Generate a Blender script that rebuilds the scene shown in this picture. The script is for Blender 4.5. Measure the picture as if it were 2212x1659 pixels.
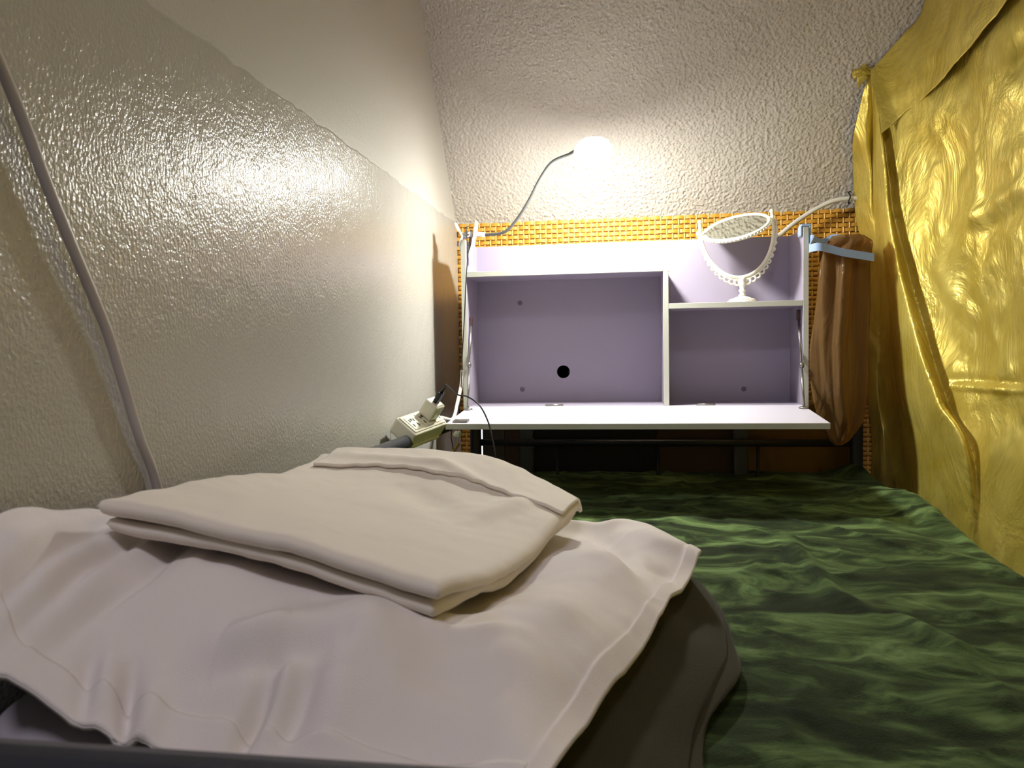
import bpy, bmesh, math, random
import numpy as np
from mathutils import Vector, Matrix

for o in list(bpy.data.objects):
    bpy.data.objects.remove(o)
SC = bpy.context.scene
COL = SC.collection
random.seed(4)
PI = math.pi

# ------------------------------------------------------------------ camera
F_PX, YAW, PITCH, ROLL = 1675.0, 0.1488, 0.0438, -0.0162
fw = Vector((-math.sin(YAW)*math.cos(PITCH), math.cos(YAW)*math.cos(PITCH), -math.sin(PITCH)))
r0 = Vector((math.cos(YAW), math.sin(YAW), 0)); u0 = r0.cross(fw)
rt = r0*math.cos(ROLL) + u0*math.sin(ROLL); up = -r0*math.sin(ROLL) + u0*math.cos(ROLL)
cam_d = bpy.data.cameras.new('camera')
cam = bpy.data.objects.new('camera', cam_d); COL.objects.link(cam)
cam.matrix_world = Matrix(((rt.x, up.x, -fw.x, 0), (rt.y, up.y, -fw.y, 0), (rt.z, up.z, -fw.z, 0), (0, 0, 0, 1)))
cam_d.sensor_width = 36.0
cam_d.lens = F_PX/2212*36.0
cam_d.clip_start = 0.02
cam_d.dof.use_dof = True
cam_d.dof.focus_distance = 1.7
cam_d.dof.aperture_fstop = 13.0
SC.camera = cam

# ------------------------------------------------------------------ world, room lamp, exposure
wd = bpy.data.worlds.new('world'); SC.world = wd; wd.use_nodes = True
wd.node_tree.nodes['Background'].inputs[0].default_value = (0.93, 0.90, 1.0, 1)
wd.node_tree.nodes['Background'].inputs[1].default_value = 0.085
SC.view_settings.view_transform = 'Standard'
SC.view_settings.look = 'None'
SC.view_settings.gamma = 1.0
SC.view_settings.exposure = 0.0
LAMP_STRENGTH = 690.0
ld = bpy.data.lights.new('room_light', 'AREA'); ld.shape = 'DISK'; ld.size = 0.45
ld.energy = 17.0; ld.color = (0.90, 0.87, 1.0)
lo = bpy.data.objects.new('room_light', ld); COL.objects.link(lo)
lo.location = (-0.05, -0.55, 1.75)          # the room's ceiling lamp, behind the camera

# ------------------------------------------------------------------ helpers
def s2l(c):
    return tuple((v/255/12.92) if v/255 <= .04045 else ((v/255+.055)/1.055)**2.4 for v in c) + (1,)

def ray(x, y):
    return fw + rt*((x-1106)/F_PX) - up*((y-829.5)/F_PX)
def ony(x, y, Y):
    d = ray(x, y); return d*(Y/d.y)
def onx(x, y, X):
    d = ray(x, y); return d*(X/d.x)
CZ, CS, CY = 0.357, 1.338, 2.143             # sloped ceiling: z = CZ + CS*(CY - y)
def onc(x, y):
    d = ray(x, y); return d*((CZ+CS*CY)/(d.z+CS*d.y))

class M:
    """small node-material builder"""
    def __init__(s, name, col, rough=.5, metal=0., spec=.5, **kw):
        s.m = bpy.data.materials.new(name); s.m.use_nodes = True
        s.t = s.m.node_tree; s.n = s.t.nodes; s.l = s.t.links
        s.b = s.n['Principled BSDF']
        s.b.inputs['Base Color'].default_value = s2l(col)
        s.b.inputs['Roughness'].default_value = rough
        s.b.inputs['Metallic'].default_value = metal
        s.b.inputs['Specular IOR Level'].default_value = spec
        for k, v in kw.items():
            s.b.inputs[k].default_value = v
        s.co = None; s.nrm = None
    def coord(s, scale=(1, 1, 1)):
        tc = s.n.new('ShaderNodeTexCoord'); mp = s.n.new('ShaderNodeMapping')
        mp.inputs['Scale'].default_value = scale
        s.l.new(tc.outputs['Object'], mp.inputs['Vector']); return mp.outputs[0]
    def noise(s, scale, detail=3, rough=.5, dist=0., stretch=(1, 1, 1)):
        t = s.n.new('ShaderNodeTexNoise')
        t.inputs['Scale'].default_value = scale; t.inputs['Detail'].default_value = detail
        t.inputs['Roughness'].default_value = rough; t.inputs['Distortion'].default_value = dist
        s.l.new(s.coord(stretch), t.inputs['Vector']); return t.outputs['Fac']
    def voronoi(s, scale, stretch=(1, 1, 1)):
        t = s.n.new('ShaderNodeTexVoronoi'); t.feature = 'SMOOTH_F1'
        t.inputs['Scale'].default_value = scale
        s.l.new(s.coord(stretch), t.inputs['Vector']); return t.outputs['Distance']
    def ramp(s, fac, stops):
        r = s.n.new('ShaderNodeValToRGB'); e = r.color_ramp.elements
        while len(e) < len(stops): e.new(.5)
        for k, (p, c) in enumerate(stops):
            e[k].position = p
            e[k].color = s2l(c) if isinstance(c, tuple) else (c, c, c, 1)
        s.l.new(fac, r.inputs[0]); return r.outputs[0]
    def color(s, fac, stops):
        s.l.new(s.ramp(fac, stops), s.b.inputs['Base Color']); return s
    def rough(s, fac, stops):
        s.l.new(s.ramp(fac, stops), s.b.inputs['Roughness']); return s
    def bump(s, fac, dist, strength=1.):
        b = s.n.new('ShaderNodeBump'); b.inputs['Distance'].default_value = dist
        b.inputs['Strength'].default_value = strength
        s.l.new(fac, b.inputs['Height'])
        if s.nrm: s.l.new(s.nrm, b.inputs['Normal'])
        s.nrm = b.outputs[0]; s.l.new(s.nrm, s.b.inputs['Normal']); return s

# numpy gradient noise ------------------------------------------------
def _hash(i, j, k, seed):
    h = (i*374761393 + j*668265263 + k*2147483647 + seed*974634577) & 0xffffffff
    h = ((h ^ (h >> 13))*1274126177) & 0xffffffff
    return ((h ^ (h >> 16)) & 0xffff)/65535.0*2-1
def vnoise(x, y, z=None, seed=0):
    x = np.asarray(x, float); y = np.asarray(y, float)
    z = np.zeros_like(x) if z is None else np.asarray(z, float)
    i, j, k = np.floor(x).astype(np.int64), np.floor(y).astype(np.int64), np.floor(z).astype(np.int64)
    fx, fy, fz = x-i, y-j, z-k
    a, b, c = [t*t*t*(t*(t*6-15)+10) for t in (fx, fy, fz)]
    r = 0
    for di in (0, 1):
        for dj in (0, 1):
            for dk in (0, 1):
                w = (a if di else 1-a)*(b if dj else 1-b)*(c if dk else 1-c)
                r = r + w*_hash(i+di, j+dj, k+dk, seed)
    return r
def fbm(x, y, z=None, oct=3, seed=0, gain=.5):
    r = 0; a = 1.; f = 1.
    for o in range(oct):
        r = r + a*vnoise(np.asarray(x)*f, np.asarray(y)*f, None if z is None else np.asarray(z)*f, seed+o*17)
        a *= gain; f *= 2.03
    return r

# mesh helpers --------------------------------------------------------
def link(name, me, mat, parent=None, smooth=False):
    o = bpy.data.objects.new(name, me); COL.objects.link(o)
    if mat is not None:
        me.materials.clear(); me.materials.append(mat.m if isinstance(mat, M) else mat)
    if parent is not None:
        o.parent = parent
        o.matrix_parent_inverse = Matrix.Translation(-parent.location)
    if smooth:
        me.polygons.foreach_set('use_smooth', [True]*len(me.polygons))
    return o
def from_bm(name, bm, mat, parent=None, smooth=False):
    bmesh.ops.recalc_face_normals(bm, faces=bm.faces)
    me = bpy.data.meshes.new(name); bm.to_mesh(me); bm.free()
    return link(name, me, mat, parent, smooth)
def from_py(name, v, f, mat, parent=None, smooth=True, fix=True):
    me = bpy.data.meshes.new(name); me.from_pydata([tuple(p) for p in v], [], f)
    if fix:
        bm = bmesh.new(); bm.from_mesh(me); bmesh.ops.recalc_face_normals(bm, faces=bm.faces); bm.to_mesh(me); bm.free()
    me.update()
    return link(name, me, mat, parent, smooth)
def thing(name, label, cat, loc, group=None):
    o = bpy.data.objects.new(name, None); COL.objects.link(o); o.location = loc
    o.empty_display_size = .03
    return tag(o, label, cat, group)
def tag(o, label, cat, group=None):
    o['label'] = label; o['category'] = cat
    if group: o['group'] = group
    return o
def struct(o, label):
    o['kind'] = 'structure'; o['label'] = label; return o
def add_box(bm, lo_, hi, bevel=0., seg=2, mat4=None):
    lo_ = Vector(lo_); hi = Vector(hi); c = (lo_+hi)/2; d = hi-lo_
    r = bmesh.ops.create_cube(bm, size=1.0)
    vs = r['verts']
    for v in vs: v.co = Vector((v.co.x*d.x, v.co.y*d.y, v.co.z*d.z)) + c
    if bevel > 0:
        es = list({e for v in vs for e in v.link_edges})
        rr = bmesh.ops.bevel(bm, geom=es, offset=bevel, segments=seg, profile=.5, affect='EDGES')
        vs = list(set(rr['verts']) | {v for v in vs if v.is_valid})
    if mat4 is not None:
        for v in {v for f in bm.faces for v in f.verts} if False else vs:
            v.co = mat4 @ v.co
    return vs
def box(name, lo_, hi, mat, parent=None, bevel=.001, seg=2, mat4=None):
    bm = bmesh.new(); add_box(bm, lo_, hi, bevel, seg)
    if mat4 is not None: bmesh.ops.transform(bm, matrix=mat4, verts=bm.verts)
    return from_bm(name, bm, mat, parent)
def catmull(pts, n):
    P = [Vector(p) for p in pts]
    P = [P[0]*2-P[1]] + P + [P[-1]*2-P[-2]]
    out = []
    m = len(P)-3
    for k in range(n):
        t = k/(n-1)*m; i = min(int(t), m-1); t -= i
        a, b, c, d = P[i:i+4]
        out.append(.5*((2*b)+(c-a)*t+(2*a-5*b+4*c-d)*t*t+(3*b-a-3*c+d)*t**3))
    return out
def tube_data(path, rad, seg=10, cap=True):
    n = len(path); v = []; f = []
    up_ = Vector((0, 0, 1)); prev = None
    for i, p in enumerate(path):
        t = (path[min(i+1, n-1)]-path[max(i-1, 0)]).normalized()
        if prev is None:
            a = t.orthogonal().normalized()
        else:
            a = (prev - t*prev.dot(t)).normalized()
        prev = a; b = t.cross(a)
        rr = rad(i/(n-1)) if callable(rad) else rad
        for k in range(seg):
            w = 2*PI*k/seg
            v.append(p + a*math.cos(w)*rr + b*math.sin(w)*rr)
    for i in range(n-1):
        for k in range(seg):
            f.append((i*seg+k, i*seg+(k+1) % seg, (i+1)*seg+(k+1) % seg, (i+1)*seg+k))
    if cap:
        f.append(tuple(range(seg))[::-1]); f.append(tuple((n-1)*seg+k for k in range(seg)))
    return v, f
def tube(name, pts, rad, mat, parent=None, seg=10, n=None):
    path = catmull(pts, n) if n else [Vector(p) for p in pts]
    v, f = tube_data(path, rad, seg)
    return from_py(name, v, f, mat, parent, True)
def lathe_data(prof, seg=32):
    v = []; f = []
    n = len(prof)
    for r, z in prof:
        for k in range(seg):
            a = 2*PI*k/seg; v.append(Vector((r*math.cos(a), r*math.sin(a), z)))
    for i in range(n-1):
        for k in range(seg):
            f.append((i*seg+k, i*seg+(k+1) % seg, (i+1)*seg+(k+1) % seg, (i+1)*seg+k))
    f.append(tuple(range(seg))[::-1]); f.append(tuple((n-1)*seg+k for k in range(seg)))
    return v, f
def lathe(name, prof, mat, parent=None, m4=Matrix(), seg=32, smooth=True):
    v, f = lathe_data(prof, seg)
    return from_py(name, [m4 @ p for p in v], f, mat, parent, smooth)
def grid_faces(nr, nc, off=0, flip=False):
    f = []
    for i in range(nr-1):
        for j in range(nc-1):
            q = (off+i*nc+j, off+i*nc+j+1, off+(i+1)*nc+j+1, off+(i+1)*nc+j)
            f.append(q[::-1] if flip else q)
    return f
def shell(P, thick):
    """P: nr x nc x 3 -> closed thick sheet (verts, faces); thick scalar or array, grown downwards along the normal"""
    nr, nc = P.shape[:2]
    du = np.gradient(P, axis=1); dv = np.gradient(P, axis=0)
    N = np.cross(du, dv); N /= np.linalg.norm(N, axis=2, keepdims=True)+1e-12
    Q = P - N*(np.asarray(thick)[..., None] if np.ndim(thick) else thick)
    v = np.concatenate([P.reshape(-1, 3), Q.reshape(-1, 3)]); m = nr*nc
    f = grid_faces(nr, nc) + grid_faces(nr, nc, m, True)
    ring = [(0, j) for j in range(nc)] + [(i, nc-1) for i in range(1, nr)] + [(nr-1, j) for j in range(nc-2, -1, -1)] + [(i, 0) for i in range(nr-2, 0, -1)]
    ids = [i*nc+j for i, j in ring]
    for a, b in zip(ids, ids[1:]+ids[:1]):
        f.append((b, a, a+m, b+m))
    return v, f
def cr_axis(A, n, axis):
    A = np.moveaxis(A, axis, 0)
    P = np.concatenate([[2*A[0]-A[1]], A, [2*A[-1]-A[-2]]]); m = len(A)-1
    out = []
    for k in range(n):
        t = k/(n-1)*m; i = min(int(t), m-1); t -= i
        a, b, c, d = P[i:i+4]
        out.append(.5*(2*b+(c-a)*t+(2*a-5*b+4*c-d)*t*t+(3*b-a-3*c+d)*t**3))
    return np.moveaxis(np.array(out), 0, axis)
def net(net_, nr, nc):
    return cr_axis(cr_axis(np.array(net_, float), nr, 0), nc, 1)
def tps(pts, smooth=1e-5):
    """thin plate spline z(x, y)"""
    P = np.array(pts, float); X = P[:, :2]; n = len(P)
    def U(r2): return np.where(r2 > 1e-14, .5*r2*np.log(r2+1e-30), 0)
    K = U(((X[:, None]-X[None])**2).sum(2)) + np.eye(n)*smooth
    A = np.zeros((n+3, n+3)); A[:n, :n] = K; A[:n, n] = 1; A[:n, n+1:] = X; A[n, :n] = 1; A[n+1:, :n] = X.T
    w = np.linalg.solve(A, np.concatenate([P[:, 2], [0, 0, 0]]))
    def h(x, y):
        x = np.asarray(x, float); y = np.asarray(y, float)
        r2 = (x[..., None]-X[:, 0])**2+(y[..., None]-X[:, 1])**2
        return U(r2)@w[:n]+w[n]+w[n+1]*x+w[n+2]*y
    return h
def ridge(x, y, pts, width, height, sharp=1.):
    """bump along a polyline in plan"""
    d = np.full(np.shape(x), 1e9); tt = np.zeros(np.shape(x)); L = len(pts)-1
    for i in range(L):
        ax, ay = pts[i][:2]; bx, by = pts[i+1][:2]
        vx, vy = bx-ax, by-ay; q = vx*vx+vy*vy
        t = np.clip(((x-ax)*vx+(y-ay)*vy)/q, 0, 1)
        dd = np.hypot(x-ax-t*vx, y-ay-t*vy)
        tt = np.where(dd < d, (i+t)/L, tt); d = np.minimum(d, dd)
    return height*np.exp(-(d/width)**2*sharp)*np.clip(np.sin(PI*np.clip(tt, .04, .96)), 0, 1)**.5

# ------------------------------------------------------------------ materials
m_wall = M('wall_gloss_paint', (184, 180, 172), .20, spec=.55)
m_wall.bump(m_wall.noise(270, 2, .5, stretch=(1, 1, .75)), .0011).bump(m_wall.noise(30, 2, .5), .0012)
m_wall2 = M('wall_matt_paint', (190, 186, 178), .5, spec=.4)
m_wall2.bump(m_wall2.noise(240, 2, .5), .0006)
m_ceil = M('popcorn_plaster', (206, 198, 187), .85, spec=.25)
m_ceil.bump(m_ceil.voronoi(150), .0045).bump(m_ceil.noise(420, 3, .6), .0016)
m_weave = M('woven_cane', (206, 148, 44), .42, spec=.5)
m_weave.color(m_weave.noise(60, 3, .6), [(.3, (186, 126, 34)), (.7, (222, 166, 58))])
m_weave.bump(m_weave.noise(700, 2, .5, stretch=(.1, 1, 1)), .0006)
m_weave_lt = M('pale_cane', (236, 196, 104), .4)
m_weave_bk = M('cane_backing', (104, 62, 18), .7)
m_plainw = M('plain_paint', (190, 184, 172), .8)
m_floor = M('floor_board', (96, 74, 52), .5)
m_lav = M('lavender_laminate', (154, 145, 162), .34, spec=.45)
m_lav.bump(m_lav.noise(500, 2, .5), .0002)
m_flap = M('lamplit_laminate', (208, 202, 216), .34)  # same board as the hutch, colour lightened to stand for lamplight on the flap
m_edge = M('white_edge_band', (186, 186, 174), .45)
m_steel = M('dull_steel', (150, 146, 142), .32, .9)
m_hinge = M('brown_steel', (104, 84, 78), .45, .7)
m_screw = M('screw_cap', (112, 98, 112), .5, .2)
m_black = M('black_rubber', (16, 15, 15), .5)
m_frame = M('dark_frame_enamel', (50, 53, 62), .36, spec=.5)
m_frame.bump(m_frame.noise(300, 2), .0003)
m_plast = M('ivory_plastic', (226, 222, 200), .35)
m_slot = M('slot_dark', (40, 36, 30), .7)
m_cable_w = M('white_cable', (214, 210, 202), .4)
m_cable_g = M('grey_white_cable', (186, 180, 182), .38)
m_blue = M('pale_blue_plastic', (150, 172, 206), .3)
m_cream = M('cream_plastic', (246, 240, 218), .35)
m_lampw = M('lamp_white_plastic', (228, 228, 228), .3)
m_goose = M('gooseneck_metal', (104, 106, 104), .4, .6)
m_mirror = M('mirror_glass', (236, 242, 232), .03, 1.0)
m_brass = M('brass', (170, 140, 70), .4, .8)
m_dark = M('dark_recess', (18, 14, 13), .8)
m_grey = M('grey_support', (92, 96, 96), .5)
m_board = M('brown_board', (110, 78, 48), .6)

m_white = M('white_cotton', (226, 217, 212), .8, spec=.25, **{'Sheen Weight': .25, 'Sheen Roughness': .5})
m_white.color(m_white.noise(5, 3, .6), [(.42, (228, 219, 215)), (.62, (228, 219, 212)), (.74, (214, 198, 172))])
m_white.bump(m_white.noise(900, 2, .5), .0003)
m_sheet = M('cream_cotton', (230, 220, 206), .82, spec=.25, **{'Sheen Weight': .25, 'Sheen Roughness': .5})
m_sheet.bump(m_sheet.noise(900, 2, .5), .0003)
m_olive = M('olive_velvet', (50, 45, 28), .85, spec=.2, **{'Sheen Weight': .12, 'Sheen Roughness': .4})
m_olive.bump(m_olive.noise(600, 2), .0004)
m_green = M('green_fleece', (60, 84, 40), .9, spec=.15, **{'Sheen Weight': .4, 'Sheen Roughness': .35})
m_green.b.inputs['Sheen Tint'].default_value = s2l((150, 172, 120))
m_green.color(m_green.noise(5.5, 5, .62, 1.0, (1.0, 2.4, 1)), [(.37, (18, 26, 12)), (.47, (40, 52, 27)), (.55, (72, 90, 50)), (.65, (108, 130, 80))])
m_green.bump(m_green.noise(420, 3, .6), .0015)
m_gold = M('gold_satin', (206, 184, 82), .36, .45, spec=.6)
m_gold.color(m_gold.noise(9, 4, .6, .5), [(.3, (192, 168, 62)), (.7, (218, 198, 100))])
m_gold.rough(m_gold.noise(7, 4, .6, .6), [(.35, .32), (.7, .46)])
m_gold.bump(m_gold.noise(8, 5, .6, 1.0, (1, 1, .7)), .035, .42).bump(m_gold.noise(160, 3, .6, .4, (1, 1, .18)), .0012, .35)

# translucent bag
m_bag = M('brown_plastic_film', (140, 108, 66), .22, spec=.6)
t = m_bag.n.new('ShaderNodeBsdfTranslucent'); t.inputs[0].default_value = s2l((168, 126, 66))
tr = m_bag.n.new('ShaderNodeBsdfTransparent'); tr.inputs[0].default_value = s2l((190, 152, 104))
mx = m_bag.n.new('ShaderNodeMixShader'); mx.inputs[0].default_value = .35
mx2 = m_bag.n.new('ShaderNodeMixShader'); mx2.inputs[0].default_value = .42
m_bag.l.new(m_bag.b.outputs[0], mx.inputs[1]); m_bag.l.new(t.outputs[0], mx.inputs[2])
m_bag.l.new(mx.outputs[0], mx2.inputs[1]); m_bag.l.new(tr.outputs[0], mx2.inputs[2])
m_bag.l.new(mx2.outputs[0], m_bag.n['Material Output'].inputs[0])
m_bag.bump(m_bag.noise(30, 3, .6, .8, (1, 1, .35)), .006)

def emis(name, col, st):
    m = M(name, (255, 255, 255)); m.b.inputs['Emission Color'].default_value = s2l(col)
    m.b.inputs['Emission Strength'].default_value = st; return m
m_led = emis('lamp_diffuser', (252, 253, 243), LAMP_STRENGTH)
m_opal = emis('opal_housing', (255, 253, 240), 7.0)
m_strip = emis('strip_glow', (250, 248, 255), 1.6)  # glow of the added corner strip, no known source

# ================================================================== THE ROOM
WX = -0.47
# left wall: a plain upper board and a proud coat of thick gloss paint on the lower half, with a ragged top edge
def ragged(y):
    return   .357 + .0025*float(vnoise(np.array([y*19.]), np.array([3.]))[0]) + .0025*float(vnoise(np.array([y*60.]), np.array([9.]))[0])
wl = box('wall_left', (WX-.10, -1.8, -1.95), (WX-.0025, 2.16, 2.1), m_wall2, bevel=0)
struct(wl, 'cream painted side wall with a smooth upper half and glossy stippled lower half')
n = 220; ys = [-1.8+i*(2.145+1.8)/(n-1) for i in range(n)]
v = []; f = []
for y in ys:
    zt_ = ragged(y)
    w_ = min(1., max(0., (1.62-y)/.25))*min(1., max(0., (y-.55)/.3)); xt = WX-.0022*(1-w_)
    v += [(WX, y, -1.95), (WX, y, zt_-.05), (xt, y, zt_-.004), (xt-.001*w_, y, zt_-.001), (WX-.004, y, zt_)]
for i in range(n-1):
    for k in range(4): f.append((i*5+k, i*5+k+1, (i+1)*5+k+1, (i+1)*5+k))
from_py('gloss_paint_coat', v, f, m_wall, wl, False)

# woven back wall
wb = box('wall_back', (WX-.1, 2.148, -1.95), (1.6, 2.25, .40), m_weave_bk, bevel=0)
struct(wb, 'yellow woven cane panelling on the end wall behind the hutch')
CW, CH = .0312, .0125
bm = bmesh.new()
prof = [(-.5, .0006), (-.44, .0030), (-.25, .0046), (0, .0052), (.25, .0046), (.44, .0030), (.5, .0006)]
vv = []
for px_, pd in prof:
    vv.append([bm.verts.new((px_*(CW-.002), 0, -CH*.45)), bm.verts.new((px_*(CW-.002), -pd, -CH*.36)), bm.verts.new((px_*(CW-.002), -pd, CH*.36)), bm.verts.new((px_*(CW-.002), 0, CH*.45))])
for a, b in zip(vv, vv[1:]):
    for k in range(3): bm.faces.new((a[k], b[k], b[k+1], a[k+1]))
bmesh.ops.recalc_face_normals(bm, faces=bm.faces)
me_str = bpy.data.meshes.new('weave_strand'); bm.to_mesh(me_str); bm.free()
if me_str.polygons[7].normal.y > 0: me_str.flip_normals()
me_str.materials.append(m_weave.m)
rest_v = []; rest_f = []; tick_v = []; tick_f = []
pv = [tuple(x.co) for x in me_str.vertices]; pf = [tuple(p.vertices) for p in me_str.polygons]
k = 0; cnt = 0
row = 0; z = .362
while z > -.62:
    x = WX + (CW*.5 if row % 2 else 0)
    while x < .78:
        px_ = x + random.uniform(-.0006, .0006); pz = z+random.uniform(-.0004, .0004)
        if z > .272 and x < .68 and cnt < 300:
            o = bpy.data.objects.new('weave_strand', me_str); COL.objects.link(o); o.parent = wb
            o.location = (px_, 2.148, pz); cnt += 1
        else:
            b = len(rest_v)
            rest_v += [(a[0]+px_, a[1]+2.148, a[2]+pz) for a in pv]
            rest_f += [tuple(q+b for q in fc) for fc in pf]
        # the upright strand that shows between two neighbours
        b = len(tick_v); xx = x+CW/2
        for dx, dy in ((-.0022, 0), (-.0014, -.0042), (.0014, -.0042), (.0022, 0)):
            tick_v += [(xx+dx, 2.148+dy, z-CH*.56), (xx+dx, 2.148+dy, z+CH*.56)]
        tick_f += [(b, b+2, b+3, b+1), (b+2, b+4, b+5, b+3), (b+4, b+6, b+7, b+5)]
        x += CW
    z -= CH; row += 1
o = from_py('woven_field', rest_v, rest_f, m_weave, wb, True); o['kind'] = 'stuff'
o = from_py('upright_strands', tick_v, tick_f, m_weave_lt, wb, True); o['kind'] = 'stuff'

# glowing strip added on the end wall for a bright line of unknown cause
glow = box('glow_strip_1', (-.4115, 2.136, -.46), (-.3985, 2.142, -.175), m_strip, bevel=0)
struct(glow, 'narrow glowing strip added low at the corner of the end wall')

# sloped stippled ceiling
nx = 560
sx = np.r_[np.linspace(WX-.02, .80, nx-30), np.linspace(.82, 1.5, 30)]; sy = np.r_[np.linspace(CY+.03, 1.62, 370), np.linspace(1.58, .62, 40)]; ny = len(sy)
X, Y = np.meshgrid(sx, sy)
B = fbm(X*190, Y*190*1.65, None, 2, 5, .5)
B = np.sign(B)*np.abs(B)**.8
D = .0011*B + .0010*fbm(X*9, Y*9, None, 2, 8)
nrm_ = np.array([0, -CS, -1.0]); nrm_ /= np.linalg.norm(nrm_)
Pc = np.stack([X, Y, CZ+CS*(CY-Y)], -1) + nrm_*(D+.001)[..., None]
v, f = Pc.reshape(-1, 3), grid_faces(ny, nx)
cl = from_py('ceiling', v, f, m_ceil, None, True, False)
struct(cl, 'pale stippled popcorn ceiling sloping down to the end wall')
struct(box('ceiling_flat', (WX-.1, -1.8, 2.1), (1.6, .95, 2.2), m_plainw, bevel=0), 'flat plain ceiling of the room behind the bunk').name = 'trim_1'
struct(box('floor', (WX-.1, -1.8, -2.05), (1.6, 2.25, -1.95), m_floor, bevel=0), 'dark boarded floor far below the bunk')

# ================================================================== BED FRAME
MZ = -.335
bf = thing('bed_frame', 'dark tubular steel bunk bed frame with end rails and posts', 'bed frame', (.09, 1.1, -1.95))
RZ = -.166
def straight(name, a, b, r, par=bf, mat=m_frame, seg=16):
    return tube(name, [a, b], r, mat, par, seg)
def post(x, y, r, top):
    v, f = lathe_data([(r, -1.95), (r, top-.008), (r*.92, top-.003), (r*.6, top)], 20)
    return from_py('post', [p+Vector((x, y, 0)) for p in v], f, m_frame, bf, True)
post(.571, 2.065, .0155, -.150); post(-.412, 2.065, .0155, -.172)
post(.64, .29, .017, -.140); post(-.445, .29, .017, -.150)
straight('head_rail', (-.412, 2.065, -.250), (.571, 2.065, -.250), .0095)
straight('lower_head_rail', (-.412, 2.065, -.42), (.571, 2.065, -.42), .0095)
for x in (-.19, .076, .33): straight('spindle', (x, 2.065, -.42), (x, 2.065, -.252), .0045)
straight('side_rail', (-.448, .29, RZ), (-.412, 2.065, RZ-.012), .0125)
straight('foot_rail', (-.445, .29, -.1818), (.64, .29, -.1818), .0165)
straight('bed_rail', (-.45, .29, -.50), (-.412, 2.065, -.50), .02)
straight('bed_rail', (.64, .29, -.50), (.571, 2.065, -.50), .02)

# ================================================================== FLEECE BLANKET OVER THE MATTRESS
def xedge(y): return np.interp(y, [.2, .7, 1.05, 1.4, 1.7, 1.95, 2.15], [.54, .55, .565, .60, .622, .622, .600])
nu, nv = 250, 330
U = np.linspace(0, 1, nu); Vv = np.linspace(.315, 2.115, nv)
UU, YY = np.meshgrid(U, Vv)
XE = xedge(YY); fl = .82
s = np.clip(UU/fl, 0, 1)
XX = -.462 + (XE+.462-.035)*s
ZZ = np.full_like(XX, MZ)
# rounded edge and hanging side
a = np.clip((UU-fl)/(1-fl), 0, 1)
bend = np.clip(a/.42, 0, 1)*PI/2; dropd = np.clip((a-.42)/.58, 0, 1)*.26
XX = XX + .035*np.sin(bend); ZZ = ZZ - .035*(1-np.cos(bend)) - dropd
w1 = fbm(XX*7+YY*3, YY*9-XX*4, None, 4, 21)
w2 = 1-np.abs(fbm(XX*5-YY*4.5, YY*5+XX*6, None, 3, 40))*1.6
flat = np.clip(1-a*1.6, 0, 1)
Wk = .0030*w1 + .0055*np.clip(w2, 0, 1)**3
Wk += ridge(XX, YY, [ony(1690,1150,1.44), ony(1745,1240,1.22), ony(1800,1310,1.08), ony(1900,1370,.98)], .014, .012)
Wk += ridge(XX, YY, [ony(1930,1360,1.0), ony(2010,1420,.92), ony(2100,1460,.86)], .014, .014)
Wk += ridge(XX, YY, [(.52, 1.86), (.585, 1.72), (.60, 1.58)], .05, .022)
Wk -= ridge(XX, YY, [(.50, 1.62), (.56, 1.45), (.56, 1.25)], .035, .014)
pd = np.hypot(XX-.571, YY-2.065); Wk += .030*np.exp(-(pd/.055)**2)
fade = np.clip((YY-.3)/.05, 0, 1)
ZZ = ZZ + Wk*flat*fade + .012*fbm(YY*8, XX*3+ZZ*5, None, 2, 60)*0
XX = XX + np.where(a > .42, .012*fbm(YY*9, ZZ*3, None, 2, 61)*np.clip((a-.42)*3, 0, 1), 0)
v, f = shell(np.stack([XX, YY, ZZ], -1), .012)
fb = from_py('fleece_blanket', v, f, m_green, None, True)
tag(fb, 'dark green plush fleece blanket spread over the mattress', 'blanket')
mt = box('mattress', (-.45, .32, -.50), (.535, 2.03, -.362), M('mattress_ticking', (150, 150, 140), .8), bevel=.03, seg=4)
tag(mt, 'thick mattress lying under the green fleece blanket', 'mattress')

# ================================================================== BUNDLE, PILLOW, FOLDED SHEET
sh_pts = [(205,1072,.56),(330,1040,.66),(560,1013,.86),(700,972,1.0),(760,965,1.02),(945,975,1.03),(1060,987,1.03),(1150,1013,1.02),(1258,1078,.98),
          (945,1262,.53),(700,1185,.54),(450,1120,.55),(1100,1180,.75),(800,1110,.75),(560,1070,.70),(1190,1120,.86),(1020,1225,.62),(880,1050,.90)]
sh_w = [ony(*p) for p in sh_pts]
hs = tps([tuple(p) for p in sh_w], 3e-5)
pl_pts = [(0,1400,.445),(20,1440,.44),(160,1530,.445),(450,1400,.49),(600,1350,.50),(600,1600,.45),(950,1450,.505),(950,1640,.455),(1100,1400,.535),
          (1190,1659,.45),(1270,1560,.52),(1350,1450,.61),(1425,1330,.73),(1470,1275,.82),(1515,1195,.92),(1330,1200,.8),(1400,1118,1.0),(1300,1100,1.02),(1200,1300,.62),(800,1300,.52)]
pl_w = [tuple(ony(*p)) for p in pl_pts] + [tuple(onx(*p, -.455)) for p in ((0,1110),(100,1105),(200,1108))]
for p in sh_w: pl_w.append((p.x, p.y, p.z-.040))
hp = tps(pl_w, 6e-5)
def onh(x, y, Y):
    """where a line of sight meets the pillow top"""
    d = ray(x, y); t = np.linspace(.33, 1.15, 240)/d.y
    g = d.z*t - hp(d.x*t, d.y*t)
    k = np.where((g[:-1] > 0) & (g[1:] <= 0))[0]
    return d*float(t[k[0]+1]) if len(k) else ony(x, y, Y)
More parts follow.
